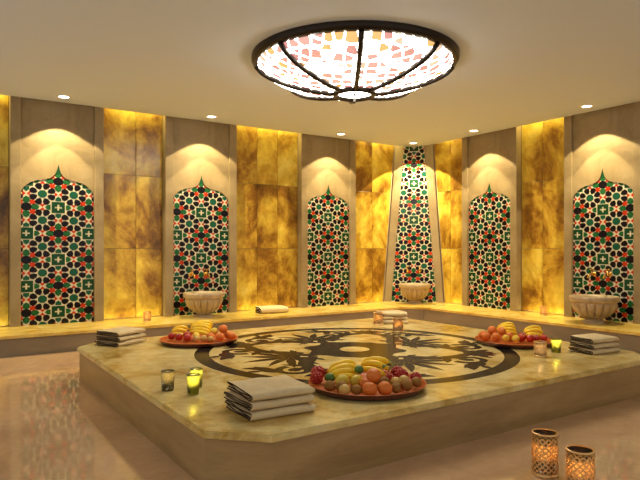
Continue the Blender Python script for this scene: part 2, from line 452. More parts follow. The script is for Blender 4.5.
def leaf(base, ang, length, width, bend=0):
    pts = []; n = 10
    for i in range(n+1):
        t = i/n; w = width*math.sin(math.pi*t**.75)*.5
        pts.append((t*length, w+bend*t*t))
    for i in range(n-1, 0, -1):
        t = i/n; w = width*math.sin(math.pi*t**.75)*.5
        pts.append((t*length, -w+bend*t*t))
    c, s = math.cos(ang), math.sin(ang)
    flat([(base[0]+x*c-y*s, base[1]+x*s+y*c) for x, y in pts])
def arc(cx, cy, r, a0, a1, n=20): return [(cx+r*math.cos(R(a0+(a1-a0)*i/n)), cy+r*math.sin(R(a0+(a1-a0)*i/n))) for i in range(n+1)]
# medallion with scalloped edge
flat([pol(.43+.035*math.cos(R(8*d)), d) for d in range(0, 360, 4)])
for q in (0, 90, 180, 270):
    ax = q+45; f = q
    # pale tongues pushed into the medallion towards each diagonal
    if q in (0, 180):
        flat([(pol(1, ax)[0]*(.47+.075*math.sin(R(t)))+pol(1, ax+90)[0]*.32*math.cos(R(t)), pol(1, ax)[1]*(.47+.075*math.sin(R(t)))+pol(1, ax+90)[1]*.32*math.cos(R(t))) for t in range(0, 360, 12)], 1)
    # arm from the medallion to the palmette
    ribbon([pol(.40+.30*t/8, f+3*math.sin(t)) for t in range(9)], lambda t: .13-.07*t)
    b0 = pol(.66, f)
    for k, (da, ln, wd) in enumerate([(-118, .24, .09), (-86, .36, .085), (-56, .40, .08), (-28, .38, .075), (0, .40, .085), (28, .38, .075), (56, .40, .08), (86, .36, .085), (118, .24, .09)]):
        c = pol(.66+.05*math.cos(R(da)), f+3.0*math.sin(R(da))*1.3)
        leaf(c, R(f+da), ln, wd, .05*(1 if da > 0 else -1 if da < 0 else 0))
    flat([(b0[0]+.075*math.cos(R(t)), b0[1]+.075*math.sin(R(t))) for t in range(0, 360, 20)])
    # strapwork round the pale cell on each diagonal
    for s in (-1, 1):
        cx, cy = pol(.76, ax)
        pts = [pol(.50, ax+s*36), pol(.56, ax+s*31), pol(.64, ax+s*27), pol(.74, ax+s*24), pol(.83, ax+s*19), pol(.91, ax+s*12), pol(.97, ax+s*5), pol(1.06, ax+s*1.5)]
        fine = []
        for i in range(len(pts)-1):
            for j in range(4):
                t = j/4; fine.append((pts[i][0]*(1-t)+pts[i+1][0]*t, pts[i][1]*(1-t)+pts[i+1][1]*t))
        fine.append(pts[-1])
        ribbon(fine, lambda t: .075+.05*math.sin(math.pi*t))
        leaf(pol(.62, ax+s*27), R(ax+s*120), .16, .06)
        leaf(pol(.84, ax+s*19), R(ax+s*75), .20, .075, s*.04)
        # spiral scroll beside the crown
        sc_c = pol(1.03, ax+s*17)
        sp = []
        for i in range(34):
            t = i/33; rr = .150*(1-t)+.025*t; an = ax+180-s*(40+460*t)+0
            sp.append((sc_c[0]+rr*math.cos(R(an)), sc_c[1]+rr*math.sin(R(an))))
        ribbon(sp, lambda t: .070-.022*t)
        flat([(sc_c[0]+.034*math.cos(R(t)), sc_c[1]+.034*math.sin(R(t))) for t in range(0, 360, 30)])
        leaf(pol(1.15, ax+s*20), R(ax+s*112), .30, .13, s*.05)
        leaf(pol(1.10, ax+s*26), R(ax+s*95), .24, .11, -s*.03)
        leaf(pol(1.08, ax+s*6), R(ax+s*38), .14, .07)
        # small acanthus leaves filling the ground between scroll and palmette
        leaf(pol(.90, ax+s*17), R(ax+s*20), .15, .06, -s*.03)
        leaf(pol(.80, ax+s*22), R(ax-s*70), .14, .05, s*.03)
        leaf(pol(1.20, ax+s*27), R(ax+s*60), .13, .06)
        leaf(pol(.57, ax+s*31), R(ax-s*75), .15, .055, s*.03)
        leaf(pol(.52, ax+s*34), R(ax+s*10), .13, .05)
    # crown
    for da, ln in ((-95, .14), (-62, .19), (-30, .19), (0, .20), (30, .19), (62, .19), (95, .14)):
        leaf(pol(1.05, ax), R(ax+da), ln, .12)
    ribbon([pol(.95, ax), pol(1.12, ax)], lambda t: .12)
flat([pol(.135, d) for d in range(0, 360, 10)], 1)
sw.build('inlay_scrollwork', [M['inlay'], M['plat_top']], pt, fixn=False)

# ------------------------------------------------------------------ ceiling lamp
lt = thing('ceiling_lamp', 'large round stained glass dome lamp flush on the ceiling', 'lamp', (3.52, 4.64, ZC), R(56.2-180+0))
LR, LD = .985, .335
def dome(r):            # height below the ceiling at radius r
    return -(.035+(LD-.035)*math.cos(math.pi/2*r/LR)**.55)
m = MB(); prof = [(LR*math.sin(R(90*i/18)), 0) for i in range(18, -1, -1)]
m.lathe([(r*.985, dome(r)) for r, _ in prof], 64); m.build('glass_dome', M['lamp_glass'], lt, smooth=True)
m = MB(); m.lathe([(LR-.045, 0), (LR-.045, -.05), (LR-.02, -.072), (LR+.02, -.06), (LR+.035, -.03), (LR+.035, 0)], 64); m.build('rim', M['bronze'], lt, smooth=True)
for k in range(8):
    a = R(45*k); m = MB(); pts = [(.19+(LR-.195)*i/14) for i in range(15)]
    m.tube([(r*math.cos(a), r*math.sin(a), dome(r)-.012) for r in pts], .024, 8); m.build('rib', M['bronze'], lt, smooth=True)
m = MB(); hz = dome(.2)
m.lathe([(.168, hz-.008), (.172, hz-.036), (.195, hz-.042), (.214, hz-.03), (.212, hz+.01)], 40); m.build('hub_ring', M['bronze'], lt, smooth=True)
m = MB(); m.lathe([(0, dome(0)-.100), (.010, dome(0)-.096), (.016, dome(0)-.084), (.010, dome(0)-.074), (.006, dome(0)-.05), (.006, dome(0)-.02), (.02, dome(0)-.004), (.0, dome(0)+.01)], 16); m.build('finial', M['bronze'], lt, smooth=True)

# ------------------------------------------------------------------ recessed downlights
def spot(parent, loc, w, half, blend, rad=.02, tilt=None, col=(1, .83, .47)):
    l = bpy.data.lights.new('spot_bulb', 'SPOT'); l.energy = w; l.spot_size = R(2*half); l.spot_blend = blend; l.shadow_soft_size = rad; l.color = col
    o = bpy.data.objects.new('spot_bulb', l); COL.objects.link(o); o.parent = parent; o.location = loc
    if tilt: o.rotation_euler = tilt
    return o
def downlight(label, x, y, k=1):
    t = thing('ceiling_downlight', label, 'ceiling light', (x, y, ZC), 0, 'recessed downlights in front of the niches')
    m = MB(); m.lathe([(.060, -.001), (.062, -.008), (.074, -.010), (.086, -.006), (.088, 0)], 32); m.build('trim_ring', M['white_trim'], t, smooth=True)
    m = MB(); m.lathe([(0, -.006), (.061, -.0045), (.061, 0)], 32); m.build('lens', M['lamp_disc'], t, smooth=True)
    spot(t, (0, 0, -.012), 104*k, 49, .08)
    spot(t, (0, 0, -.012), 95*k, 35, .12)
downlight('small round recessed downlight above the leftmost niche', 1.385, 7.75)
downlight('small round recessed downlight above the left basin niche', 3.335, 7.75)
downlight('small round recessed downlight above the basinless left wall niche', 5.605, 7.75)
downlight('small round recessed downlight in the corner above the tapering tile panel', 7.15, 7.70, 1.5)
downlight('small round recessed downlight above the basinless right wall niche', 7.20, 6.355)
downlight('small round recessed downlight above the right wall basin niche', 7.20, 4.435)

# LED strips in the ceiling slot over each golden bay, washing the stone from above
def cove(x, y, lx, ly, w):
    l = bpy.data.lights.new('cove_strip', 'AREA'); l.shape = 'RECTANGLE'; l.size = lx; l.size_y = ly; l.energy = w; l.color = (1, .82, .28)
    o = bpy.data.objects.new('cove_strip', l); COL.objects.link(o); o.location = (x, y, ZC+.22)
for a, c in ((-1.0, .83), (1.94, 2.78), (3.89, 5.05), (6.16, 7.2)):
    cove((a+c)/2, YL+.06, (c-a)-.04, .05, 7*(c-a))
for a, c in ((4.99, 5.80), (6.91, 7.4)):
    cove(XR+.06, (a+c)/2, .05, (c-a)-.04, 7*(c-a))

def foot(x, y, lx, ly, w):  # added uplight without fixture at the bench back, brightens the foot of the bays
    l = bpy.data.lights.new('added_bench_glow', 'AREA'); l.shape = 'RECTANGLE'; l.size = lx; l.size_y = ly; l.energy = w; l.color = (1, .84, .34)
    o = bpy.data.objects.new('added_bench_glow', l); COL.objects.link(o); o.location = (x, y, ZB+.003); o.rotation_euler.x = math.pi
for a, c in ((-1.0, .83), (1.94, 2.78), (3.89, 5.05), (6.16, 6.85)):
    foot((a+c)/2, YG-.05, (c-a)-.06, .02, .9*(c-a))
for a, c in ((4.99, 5.80), (6.91, 7.35)):
    foot(XG-.05, (a+c)/2, .02, (c-a)-.06, .9*(c-a))

# ------------------------------------------------------------------ basins and taps
def basin(label, loc, rz, r=.315):
    t = thing('stone_basin', label, 'basin', loc, rz, 'fluted stone basins')
    k = r/.315
    hz = 1.13
    fl = lambda a, i: 1+(.15*(abs(math.cos(8*a))**.55-.75) if 2 <= i <= 6 else .0)
    m = MB(); n = 192
    m.lathe([(r_*k, z_*hz) for r_, z_ in [(.0, .050), (.110, .050), (.140, .062), (.190, .088), (.236, .128), (.266, .172), (.282, .210), (.284, .232), (.280, .240), (.306, .248), (.316, .262), (.316, .296), (.304, .308), (.280, .306), (.262, .285), (.215, .19), (.12, .13), (0, .115)]], n, wob=fl)
    autosmooth(m.build('bowl', M['basin'], t), 50)
    m = MB(); m.lathe([(0, 0), (.150*k, 0), (.150*k, .018), (.125*k, .030), (.112*k, .050), (.118*k, .060), (0, .060)], 40); autosmooth(m.build('foot', M['basin'], t), 35)
def tap(label, loc, rz):
    """local y points out of the wall"""
    t = thing('wall_tap', label, 'tap', loc, rz, 'gilt taps over the basins')
    m = MB(); m.tube([(0, .002, 0), (0, .012, 0)], .030, 16); m.tube([(0, .012, 0), (0, .09, 0)], .014, 12); m.tube([(0, .06, -.012), (0, .06, .04)], [.018, .013], 12); m.build('body', M['brass'], t, smooth=True)
    m = MB(); m.tube([(0, .08, 0), (0, .12, .004), (0, .15, -.012), (0, .16, -.05)], [.013, .012, .011, .012], 10); m.build('spout', M['brass'], t, smooth=True)
    m = MB(); m.tube([(0, .06, .04), (0, .06, .065)], .008, 8)
    for q in range(4):
        a = R(90*q+45); m.tube([(0, .06, .062), (.03*math.cos(a), .06+.03*math.sin(a), .068)], [.007, .010], 8)
    m.build('handle', M['brass'], t, smooth=True)
basin('fluted stone basin standing on the bench at the left wall', (3.225, 7.76, ZB), 0, .287)
basin('fluted stone basin on the bench at the right wall', (7.20, 4.335, ZB), R(90), .302)
basin('fluted stone basin on the bench in the far corner', (7.095, 7.605, ZB), R(45), .275)
tap('left gilt tap above the left wall basin', (3.17, YL+.044, .82), R(180))
tap('right gilt tap above the left wall basin', (3.395, YL+.044, .82), R(180))
tap('left gilt tap above the right wall basin', (XR+.044, 4.55, .85), R(90))
tap('right gilt tap above the right wall basin', (XR+.044, 4.33, .85), R(90))
s2 = math.sqrt(.5)
for s, nm in ((-1, 'left'), (1, 'right')):
    y = lean(.80)-.011
    tap(nm+' gilt tap above the corner basin', (7.28+s*.11*s2+y*s2, 7.83-s*.11*s2+y*s2, .80), R(135))

# ------------------------------------------------------------------ towels
def towel(label, loc, rz, L=.38, D=.33, h=.045, seed=1, group=None):
    """cloth folded in four: long fold at the front (-y), layer edges at the ends"""
    rr = random.Random(seed); t = h/4*.72; g = h/4
    path = []       # centre line in (y, z), folded without breaks
    z1, z2, z3, z4 = g*.5, g*1.5, g*2.5, g*3.5
    f = -D/2; bk = D/2
    for i in range(7): path.append((bk-.004-(D-h/2-.004)*i/6, z1))
    for i in range(1, 8):
        a = -90-180*i/8; path.append((f+h/2+1.0*(h/2-t/2)*math.cos(R(a)), h/2+(z4-h/2)*math.sin(R(-a))*-1 if False else h/2-(z4-h/2)*math.cos(math.pi*i/8)))
    for i in range(7): path.append((f+h/2+(D-h/2-.012)*i/6, z4))
    for i in range(1, 4):
        a = math.pi*i/4; path.append((bk-.012+.008*math.sin(a), (z4+z3)/2+(z4-z3)/2*math.cos(a)))
    for i in range(7): path.append((bk-.012-(D-h/2-.022)*i/6, z3))
    for i in range(1, 4):
        a = math.pi*i/4; path.append((f+h/2+.010-.009*math.sin(a), h/2+(z3-h/2)*math.cos(a)))
    for i in range(7): path.append((f+h/2+.010+(D-h/2-.020)*i/6, z2))
    n = len(path); NX = 14
    wav = [(rr.uniform(3, 9), rr.uniform(0, 6), rr.uniform(.001, .0026)) for _ in range(3)]
    m = MB(); grid = []
    for ix in range(NX+1):
        x = -L/2+L*ix/NX; row = []
        e = abs(x)/(L/2)
        for side in (1, -1):
            for i, (y, z) in enumerate(path):
                a, c = path[max(i-1, 0)], path[min(i+1, n-1)]
                dy, dz = c[0]-a[0], c[1]-a[1]; l = math.hypot(dy, dz) or 1
                py, pz = y-side*dz/l*t/2, z+side*dy/l*t/2
                w = sum(am*math.sin(fr*(x*4+py*3)+ph) for fr, ph, am in wav)*(pz/h)
                pz2 = pz*(1+.05*math.sin(3*py/D+seed))+w*.8-.006*max(0, e-.75)*4*(pz/h)*(1 if x > 0 else .5)
                xe = x+(.006*math.sin(i*.9+seed) if ix in (0, NX) else 0)
                row.append(m.bm.verts.new((xe, py+.003*math.sin(5*x+seed), max(.0005, pz2))))
        grid.append(row)
    for A, B in zip(grid, grid[1:]):
        for i in range(n-1):
            m.bm.faces.new([A[i], A[i+1], B[i+1], B[i]]); m.bm.faces.new([A[n+i+1], A[n+i], B[n+i], B[n+i+1]])
        for i, j in ((0, n), (n-1, 2*n-1)): m.bm.faces.new([A[i], B[i], B[j], A[j]])
    for gr in (grid[0], grid[-1]):
        for i in range(n-1):
            fc = m.bm.faces.new([gr[i], gr[i+1], gr[n+i+1], gr[n+i]]); fc.material_index = 1
    o = m.build('folded_towel', [M['towel'], M['hem']], None, smooth=True, loc=loc, rz=rz)
    o.data.set_sharp_from_angle(angle=R(50))
    tag(o, label, 'towel', group)
def stack(cx, cy, rz, L, D, h, labels, group, seed):
    for i, lb in enumerate(labels):
        towel(lb, (cx+.004*math.sin(i*2+seed), cy+.004*math.cos(i*3+seed), ZP+i*(h+.005)), R(rz+[0, 1.5, -1][i]), L-.006*i, D-.004*i, h, seed+i, group)
trip = lambda w: ['bottom folded beige towel of the stack '+w, 'middle folded beige towel of the stack '+w, 'topmost folded beige towel of the stack '+w]
stack(1.595, 2.895, -3, .385, .36, .046, trip('at the near platform corner'), 'towels at the near corner', 3)
stack(1.53, 5.70, 31, .37, .29, .042, trip('at the left platform corner'), 'towels at the left corner', 11)
stack(4.86, 2.925, -6, .355, .245, .043, trip('at the right platform corner'), 'towels at the right corner', 17)
stack(4.70, 5.46, -33, .37, .27, .042, trip('at the far side behind two lanterns'), 'towels at the far side', 23)
towel('single thick folded towel lying on the left wall bench', (4.30, 7.72, ZB), R(-8), .44, .26, .095, 31)

# ------------------------------------------------------------------ candle holders
def candle(t, r, h, fl=True, zb=.012, w=.35):
    m = MB(); m.lathe([(0, zb), (r, zb), (r, h*.9), (r*.8, h), (0, h-.003)], 20); m.build('wax', M['wax'], t, smooth=True)
    f = MB(); f.lathe([(0, h+.002), (.005, h+.009), (.0055, h+.014), (.003, h+.024), (0, h+.032)], 10); f.build('flame', M['flame'], t, smooth=True)
    l = bpy.data.lights.new('candle_light', 'POINT'); l.energy = w*.45; l.color = (1, .74, .36); l.shadow_soft_size = .012
    o = bpy.data.objects.new('candle_light', l); COL.objects.link(o); o.parent = t; o.location = (0, 0, h+.045)
def tumbler(label, x, y, z, r, h, mat, group=None, w=.35, flecks=False):
    t = thing('glass_candle_holder', label, 'candle holder', (x, y, z), rnd.uniform(0, 6), group)
    m = MB(); m.lathe([(0, .003), (r*.80, 0), (r*.86, .006), (r*.90, h*.3), (r*.98, h*.9), (r, h), (r*.96, h+.001), (r*.93, h*.9), (r*.85, h*.3), (r*.80, .014), (0, .012)], 32); m.build('glass', mat, t, smooth=True)
    candle(t, r*.72, h*.50, w=w)
    if flecks:
        m = MB()
        for _ in range(46):
            a = rnd.uniform(0, 6.28); zz = rnd.uniform(.12, .85)*h; q = r*(.875+.10*zz/h)+.0015; s_ = rnd.uniform(.003, .007)
            m.face([((q)*math.cos(a+d/q), q*math.sin(a+d/q), zz+e) for d, e in ((-s_, 0), (0, -s_), (s_, 0), (0, s_))])
        m.build('silver_fleck', M['silver'], t)['kind'] = 'stuff'
    return t
def lantern(label, x, y, z, r, h, rows, cols, glass, metal, group=None, w=.35, bands=False, flecks=False):
    t = thing('lattice_candle_holder', label, 'candle holder', (x, y, z), rnd.uniform(0, 6), group)
    m = MB(); m.lathe([(r*.93, .016), (r*.94, h*.97), (r*.90, h*.97), (r*.89, .016)], 32); m.build('glass_sleeve', glass, t, smooth=True)
    m = MB(); m.lathe([(0, 0), (r*1.03, 0), (r*1.05, .008), (r*1.0, .018), (0, .018)], 32); m.build('base', metal, t, smooth=True)
    m = MB(); m.lathe([(r*.93, h-.008), (r*1.02, h-.010), (r*1.04, h-.004), (r*1.0, h), (r*.92, h)], 32); m.build('rim', metal, t, smooth=True)
    m = MB(); v = {}
    def P(i, j):
        if (i % (2*cols), j) not in v:
            a = math.pi*i/cols; v[(i % (2*cols), j)] = m.bm.verts.new((r*math.cos(a), r*math.sin(a), .014+(h-.022)*j/(2*rows)))
        return v[(i % (2*cols), j)]
    for j in range(1, 2*rows):
        for i in range(2*cols):
            if (i+j) % 2 == 0 or j == 0: continue
            m.bm.faces.new([P(i-1, j), P(i, j-1), P(i+1, j), P(i, j+1)])
    m.bm.normal_update()
    res = bmesh.ops.inset_individual(m.bm, faces=m.bm.faces[:], thickness=(r*.075 if cols > 10 else r*.11))
    ring = set(res['faces']); rest = [f_ for f_ in m.bm.faces if f_ not in ring]
    bmesh.ops.delete(m.bm, geom=rest, context='FACES')
    o = m.build('lattice', metal, t)
    md = o.modifiers.new('thick', 'SOLIDIFY'); md.thickness = .003; md.offset = 0
    if bands:
        m = MB()
        for q in (.34, .66): m.lathe([(r*.99, h*q-.006), (r*1.035, h*q-.004), (r*1.035, h*q+.004), (r*.99, h*q+.006)], 32)
        m.build('band', metal, t, smooth=True)
    if flecks:
        m = MB()
        for _ in range(9):
            a = rnd.uniform(0, 6.28); zz = rnd.uniform(.1, .6)*h; q = r+.004; s_ = r*.11
            m.face([(q*math.cos(a+d/q), q*math.sin(a+d/q), zz+e) for d, e in ((-s_, 0), (0, -s_), (s_, 0), (0, s_))])
        m.build('bead', M['silver'], t)['kind'] = 'stuff'
    candle(t, r*.7, h*.5, w=w*1.8, zb=.019)
G1 = 'candle glasses on the left of the platform'
tumbler('smoky silver flecked candle glass, leftmost of three on the platform', 1.27, 3.645, ZP, .044, .125, M['glass_smoke'], G1, .25, True)
tumbler('green candle glass at the front of the three on the left', 1.365, 3.455, ZP, .041, .125, M['glass_green'], G1, .5)
tumbler('green candle glass at the back of the three, half hidden', 1.455, 3.625, ZP, .042, .122, M['glass_green'], G1, .5)
tumbler('green candle glass near the right towels', 4.55, 3.09, ZP, .045, .118, M['glass_green'], None, .6)
lantern('pale banded candle holder beside the green one, in front of the right fruit', 4.25, 3.035, ZP, .050, .130, 4, 12, M['glass_pink'], M['amber_metal'], None, .25, True)
lantern('copper lattice lantern left of two before the far towels', 4.44, 5.385, ZP, .058, .150, 3, 7, M['glass_amber'], M['amber_metal'], 'lanterns at the far side', .3)
lantern('copper lattice lantern right of two, standing on the dark ring', 4.22, 4.785, ZP, .056, .160, 3, 7, M['glass_amber'], M['amber_metal'], 'lanterns at the far side', .3)
lantern('tall amber lattice candle holder on the floor, the left one', 2.722, 1.915, 0, .066, .226, 7, 14, M['glass_amber'], M['amber_metal'], 'holders on the floor', .7, False, True)
lantern('shorter amber lattice candle holder on the floor at the bottom edge', 2.702, 1.70, 0, .066, .200, 6, 14, M['glass_amber'], M['amber_metal'], 'holders on the floor', .8, False, True)
lantern('small amber candle holder on the left wall bench', 2.42, 7.76, ZB, .049, .125, 4, 10, M['glass_amber'], M['amber_metal'], 'holders on the bench', .7, True)
lantern('small amber candle holder on the right wall bench', 7.43, 5.25, ZB, .050, .125, 4, 10, M['glass_amber'], M['amber_metal'], 'holders on the bench', .7, True)

# ------------------------------------------------------------------ fruit platters
RV = Vector((.8309, -.5564, 0)); FV = Vector((.5564, .8309, 0))     # along and across each platter
def platter(label, c, r):
    t = thing('fruit_platter', label, 'platter', (*c, ZP), R(-33.8), 'fruit platters')
    m = MB(); m.lathe([(0, .011), (r*.87, .011), (r*.94, .018), (r*.98, .036), (r, .045), (r*1.006, .042)], 56); m.build('dish', M['plate'], t, smooth=True)
    m = MB(); m.lathe([(r*1.006, .042), (r*.99, .030), (r*.955, .010), (r*.91, .003), (0, .003)], 56); m.build('underside', M['plate_under'], t, smooth=True)
PROTO = {}
def ball(kind):
    m = MB(); n = 20
    if kind == 'peach':
        prof = [(math.sin(math.pi*i/12), -math.cos(math.pi*i/12)*.94) for i in range(13)]; prof[-1] = (0, .80); prof[-2] = (prof[-2][0], .87); prof[0] = (0, -.94)
        m.lathe(prof, 24, wob=lambda a, k: 1-.07*math.exp(-(min(a, 2*math.pi-a)/.22)**2))
        o = m.build('peach', M['peach'], None, smooth=True)
    elif kind in ('kiwi', 'pale_fruit', 'lemon', 'mango', 'lime'):
        ex = {'kiwi': 1.14, 'pale_fruit': 1.06, 'lemon': 1.18, 'mango': 1.2, 'lime': 1.15}[kind]
        prof = [(math.sin(math.pi*i/12), -math.cos(math.pi*i/12)*ex) for i in range(13)]
        if kind == 'lemon': prof = prof[:1]+[(.13, -ex*1.0)]+[(r*.98, z*.9) for r, z in prof[2:-2]]+[(.13, ex*1.0), (0, ex*1.1)]; prof[0] = (0, -ex*1.1)
        if kind == 'mango': prof = [(r*(1+.14*(z/ex)), z) for r, z in prof]
        prof[0] = (0, prof[0][1]); prof[-1] = (0, prof[-1][1])
        m.lathe(prof, n); m.bm.transform(Matrix.Rotation(R(90), 4, 'Y'))
        o = m.build(kind, M[{'kiwi': 'kiwi', 'pale_fruit': 'pale', 'lemon': 'lemon', 'mango': 'mango', 'lime': 'lime'}[kind]], None, smooth=True)
    elif kind == 'red_apple':
        prof = [(0, -.80), (.22, -.90), (.50, -.86), (.80, -.60), (.96, -.15), (1.0, .15), (.92, .52), (.70, .80), (.42, .90), (.20, .82), (0, .66)]
        m.lathe(prof, n, wob=lambda a, k: 1+.03*math.cos(5*a)); o = m.build('red_apple', M['red'], None, smooth=True)
        s = MB(); s.tube([(0, 0, .66), (.04, .02, .92), (.10, .03, 1.12)], [.05, .045, .06], 8); s.build('stem', M['stem'], o, smooth=True)
    elif kind == 'red_berry':
        for i in range(46):
            zz = 1-2*(i+.5)/46; rr = math.sqrt(1-zz*zz); a = i*2.39996
            c = Vector((rr*math.cos(a), rr*math.sin(a), zz*.95))*.80
            mt = Matrix.Translation(c); bmesh.ops.create_icosphere(m.bm, subdivisions=1, radius=.27, matrix=mt)
        bmesh.ops.create_icosphere(m.bm, subdivisions=2, radius=.82)
        o = m.build('red_berry', M['red'], None, smooth=True)
    return o
def fruit(kind, c, u, v, z, s, label, rot=None, group=None):
    first = kind not in PROTO
    o = PROTO.setdefault(kind, None) or ball(kind)
    if first: PROTO[kind] = o
    else: o = copy_tree(o)
    o.location = Vector((*c, ZP+z))+RV*u+FV*v
    o.scale = (s, s, s)
    o.rotation_euler = rot or (rnd.uniform(-.5, .5), rnd.uniform(-.4, .4), rnd.uniform(0, 6.28))
    tag(o, label, {'pale_fruit': 'fruit', 'red_berry': 'fruit', 'red_apple': 'apple'}.get(kind, kind), group)
    return o
def bunch(c, u, v, z, rz, n, L, label, spread=.85, tilt=0, group=None):
    """bananas joined at one stalk, lying side by side, curving over"""
    t = thing('banana_bunch', label, 'bananas', Vector((*c, ZP+z))+RV*u+FV*v, R(rz), group)
    t.rotation_euler.x = R(tilt)
    for k in range(n):
        f = (k-(n-1)/2)/max(1, (n-1)/2) if n > 1 else 0
        m = MB(); pts, rad = [], []
        for i in range(13):
            q = i/12; a = R(-62+124*q); rr = L*.50
            x = rr*math.sin(a); zz = rr*(math.cos(a)-.55)*.95
            y = f*spread*L*.16*(1-.75*(1-q)**1.5)+f*.012
            pts.append((x, y, zz-.05*abs(f)*L)); rad.append(.0185*(L/.2)*min(1, .30+2.6*min(q, 1-q)*1.5) if 0 < q < 1 else .0065*(L/.2))
        m.tube(pts, rad, 10)
        bn = m.build('banana', M['banana'], t, smooth=True)
        e = MB(); e.tube([Vector(pts[-1]), Vector(pts[-1])+(Vector(pts[-1])-Vector(pts[-2])).normalized()*.010], [.0068*(L/.2), .005*(L/.2)], 8); e.build('tip', M['banana_tip'], bn)
    m = MB(); p = Vector((-L*.50*math.sin(R(62)), 0, L*.5*(math.cos(R(62))-.55)*.95))
    m.tube([p+Vector((.012, 0, .008)), p, p+Vector((-.018, 0, -.022))], [.010, .012, .009], 8); m.build('stalk', M['banana_tip'], t, smooth=True)
    return t

CF, CL, CR = (2.369, 2.988), (2.168, 5.330), (4.634, 3.600)
platter('round copper platter of fruit at the front edge of the marble platform', CF, .38)
platter('round copper platter of fruit at the far left, by the left towels', CL, .372)
platter('round copper platter of fruit at the right, behind the candle glasses', CR, .36)
EX = {'peach': 1.0, 'kiwi': 1.14, 'pale_fruit': 1.06, 'lemon': 1.3, 'mango': 1.2, 'lime': 1.2, 'red_apple': 1.08, 'red_berry': 1.10}
def dish_z(q, r):
    q /= r
    return .012 if q < .87 else .012+(q-.87)/.13*.032
def fill(c, r, where, rows, bars):
    """let the fruit settle on the dish without running into one another or the bananas (bars)"""
    rows = [(k, u, v-(.035 if v < .03 else .01), z, s_, lb) for k, u, v, z, s_, lb in rows]
    P = [Vector((u, v, z)) for _, u, v, z, _, _ in rows]; H = [p.copy() for p in P]
    S = [s_*EX[k]+.001 for k, _, _, _, s_, _ in rows]
    for it in range(500):
        for i in range(len(P)):
            P[i] += (H[i]-P[i])*(.03 if it < 300 else 0); P[i].z -= .0005 if it < 400 and H[i].z < .1 else 0
            for j in range(i):
                d = P[i]-P[j]; l = d.length or 1e-6; o = S[i]+S[j]-l
                if o > 0: P[i] += d/l*o*.5; P[j] -= d/l*o*.5
            for q, rb in bars:
                d = P[i]-q; l = d.length or 1e-6; o = S[i]+rb-l
                if o > 0: P[i] += d/l*o
            l = math.hypot(P[i].x, P[i].y); mx = r-S[i]*.95
            if l > mx: P[i].x *= mx/l; P[i].y *= mx/l
            P[i].z = max(P[i].z, dish_z(min(l, mx)+S[i]*.45, r)+S[i]+.002)
    for (kind, u, v, z, s, lb), p in zip(rows, P): fruit(kind, c, p.x, p.y, p.z, s, lb+' '+where)
def bars_of(c, bunches):
    out = []
    bpy.context.view_layer.update()
    for t in bunches:       # rest each bunch clear of the dish
        gap = 1
        for b_ in children(t):
            for v_ in b_.data.vertices:
                q = b_.matrix_world @ v_.co; l = (q-Vector((*c, q.z))).length
                gap = min(gap, q.z-ZP-dish_z(l, .36)-.004)
        if gap < 0: t.location.z -= gap
    bpy.context.view_layer.update()
    for t in bunches:
        for b_ in children(t):
            if not b_.name.startswith('banana'): continue
            vs = b_.data.vertices
            for i in range(0, len(vs), 10):
                q = b_.matrix_world @ (sum((v_.co for v_ in vs[i:i+10]), Vector())/10)
                d = q-Vector((*c, ZP)); out.append((Vector((d.dot(RV), d.dot(FV), d.z)), .021))
    return out
BN = [bunch(CF, -.150, .040, .088, -15, 4, .23, 'banana bunch on the left of the front platter pile', 1.5, 42), bunch(CF, .060, .150, .098, -55, 3, .22, 'banana bunch at the top of the front platter pile', 1.4, 35)]
fill(CF, .38, 'on the front platter', [
    ('peach', -.018, -.245, .060, .046, 'front left one of the two lowest orange peaches'),
    ('peach', .078, -.238, .060, .046, 'front right one of the two lowest orange peaches'),
    ('peach', .026, -.170, .125, .047, 'orange peach heaped highest above its two neighbours'),
    ('peach', -.050, -.065, .068, .042, 'orange peach half hidden below the bananas'),
    ('kiwi', -.240, -.140, .050, .033, 'leftmost brown kiwi'),
    ('kiwi', -.175, -.165, .048, .033, 'brown kiwi second from the left'),
    ('pale_fruit', -.141, -.225, .048, .034, 'golden round fruit at the front rim, left of the kiwi'),
    ('kiwi', -.082, -.235, .048, .031, 'brown kiwi directly left of the front peaches'),
    ('kiwi', .112, -.070, .082, .036, 'dark kiwi just right of the highest peach'),
    ('kiwi', .105, -.120, .046, .030, 'brown kiwi tucked behind the right front peach'),
    ('pale_fruit', .170, -.045, .055, .036, 'golden round fruit below the right red fruit'),
    ('pale_fruit', .228, .000, .055, .036, 'golden round fruit at the right behind a kiwi'),
    ('kiwi', .238, -.125, .050, .034, 'brown kiwi at the front right rim'),
    ('kiwi', .308, -.050, .058, .033, 'rightmost brown kiwi'),
    ('kiwi', .160, -.180, .046, .030, 'small brown kiwi right of the front peaches'),
    ('red_berry', -.262, .040, .080, .048, 'highest dark red knobbly fruit of the left cluster'),
    ('red_berry', -.300, -.030, .062, .042, 'nearest dark red knobbly fruit of the left cluster'),
    ('red_berry', -.250, .125, .062, .045, 'rear dark red knobbly fruit of the left cluster'),
    ('red_berry', .175, .115, .085, .046, 'left dark red knobbly fruit of the right cluster'),
    ('red_berry', .243, .095, .078, .045, 'middle dark red knobbly fruit of the right cluster'),
    ('red_berry', .172, .042, .074, .036, 'nearest dark red knobbly fruit of the right cluster'),
    ('red_berry', .280, .055, .066, .036, 'outermost dark red knobbly fruit of the right cluster'),
    ('mango', -.165, -.030, .078, .042, 'yellow and green mango at the left below the bananas'),
    ('mango', -.105, -.010, .066, .038, 'yellow and green mango in the middle below the bananas'),
    ('mango', .045, .010, .064, .040, 'yellow mango behind the highest peach'),
    ('lime', -.195, .010, .085, .030, 'dark green lime at the left end of the bananas'),
    ('lime', -.060, -.005, .105, .028, 'dark green lime in front of the bananas'),
], bars_of(CF, BN))
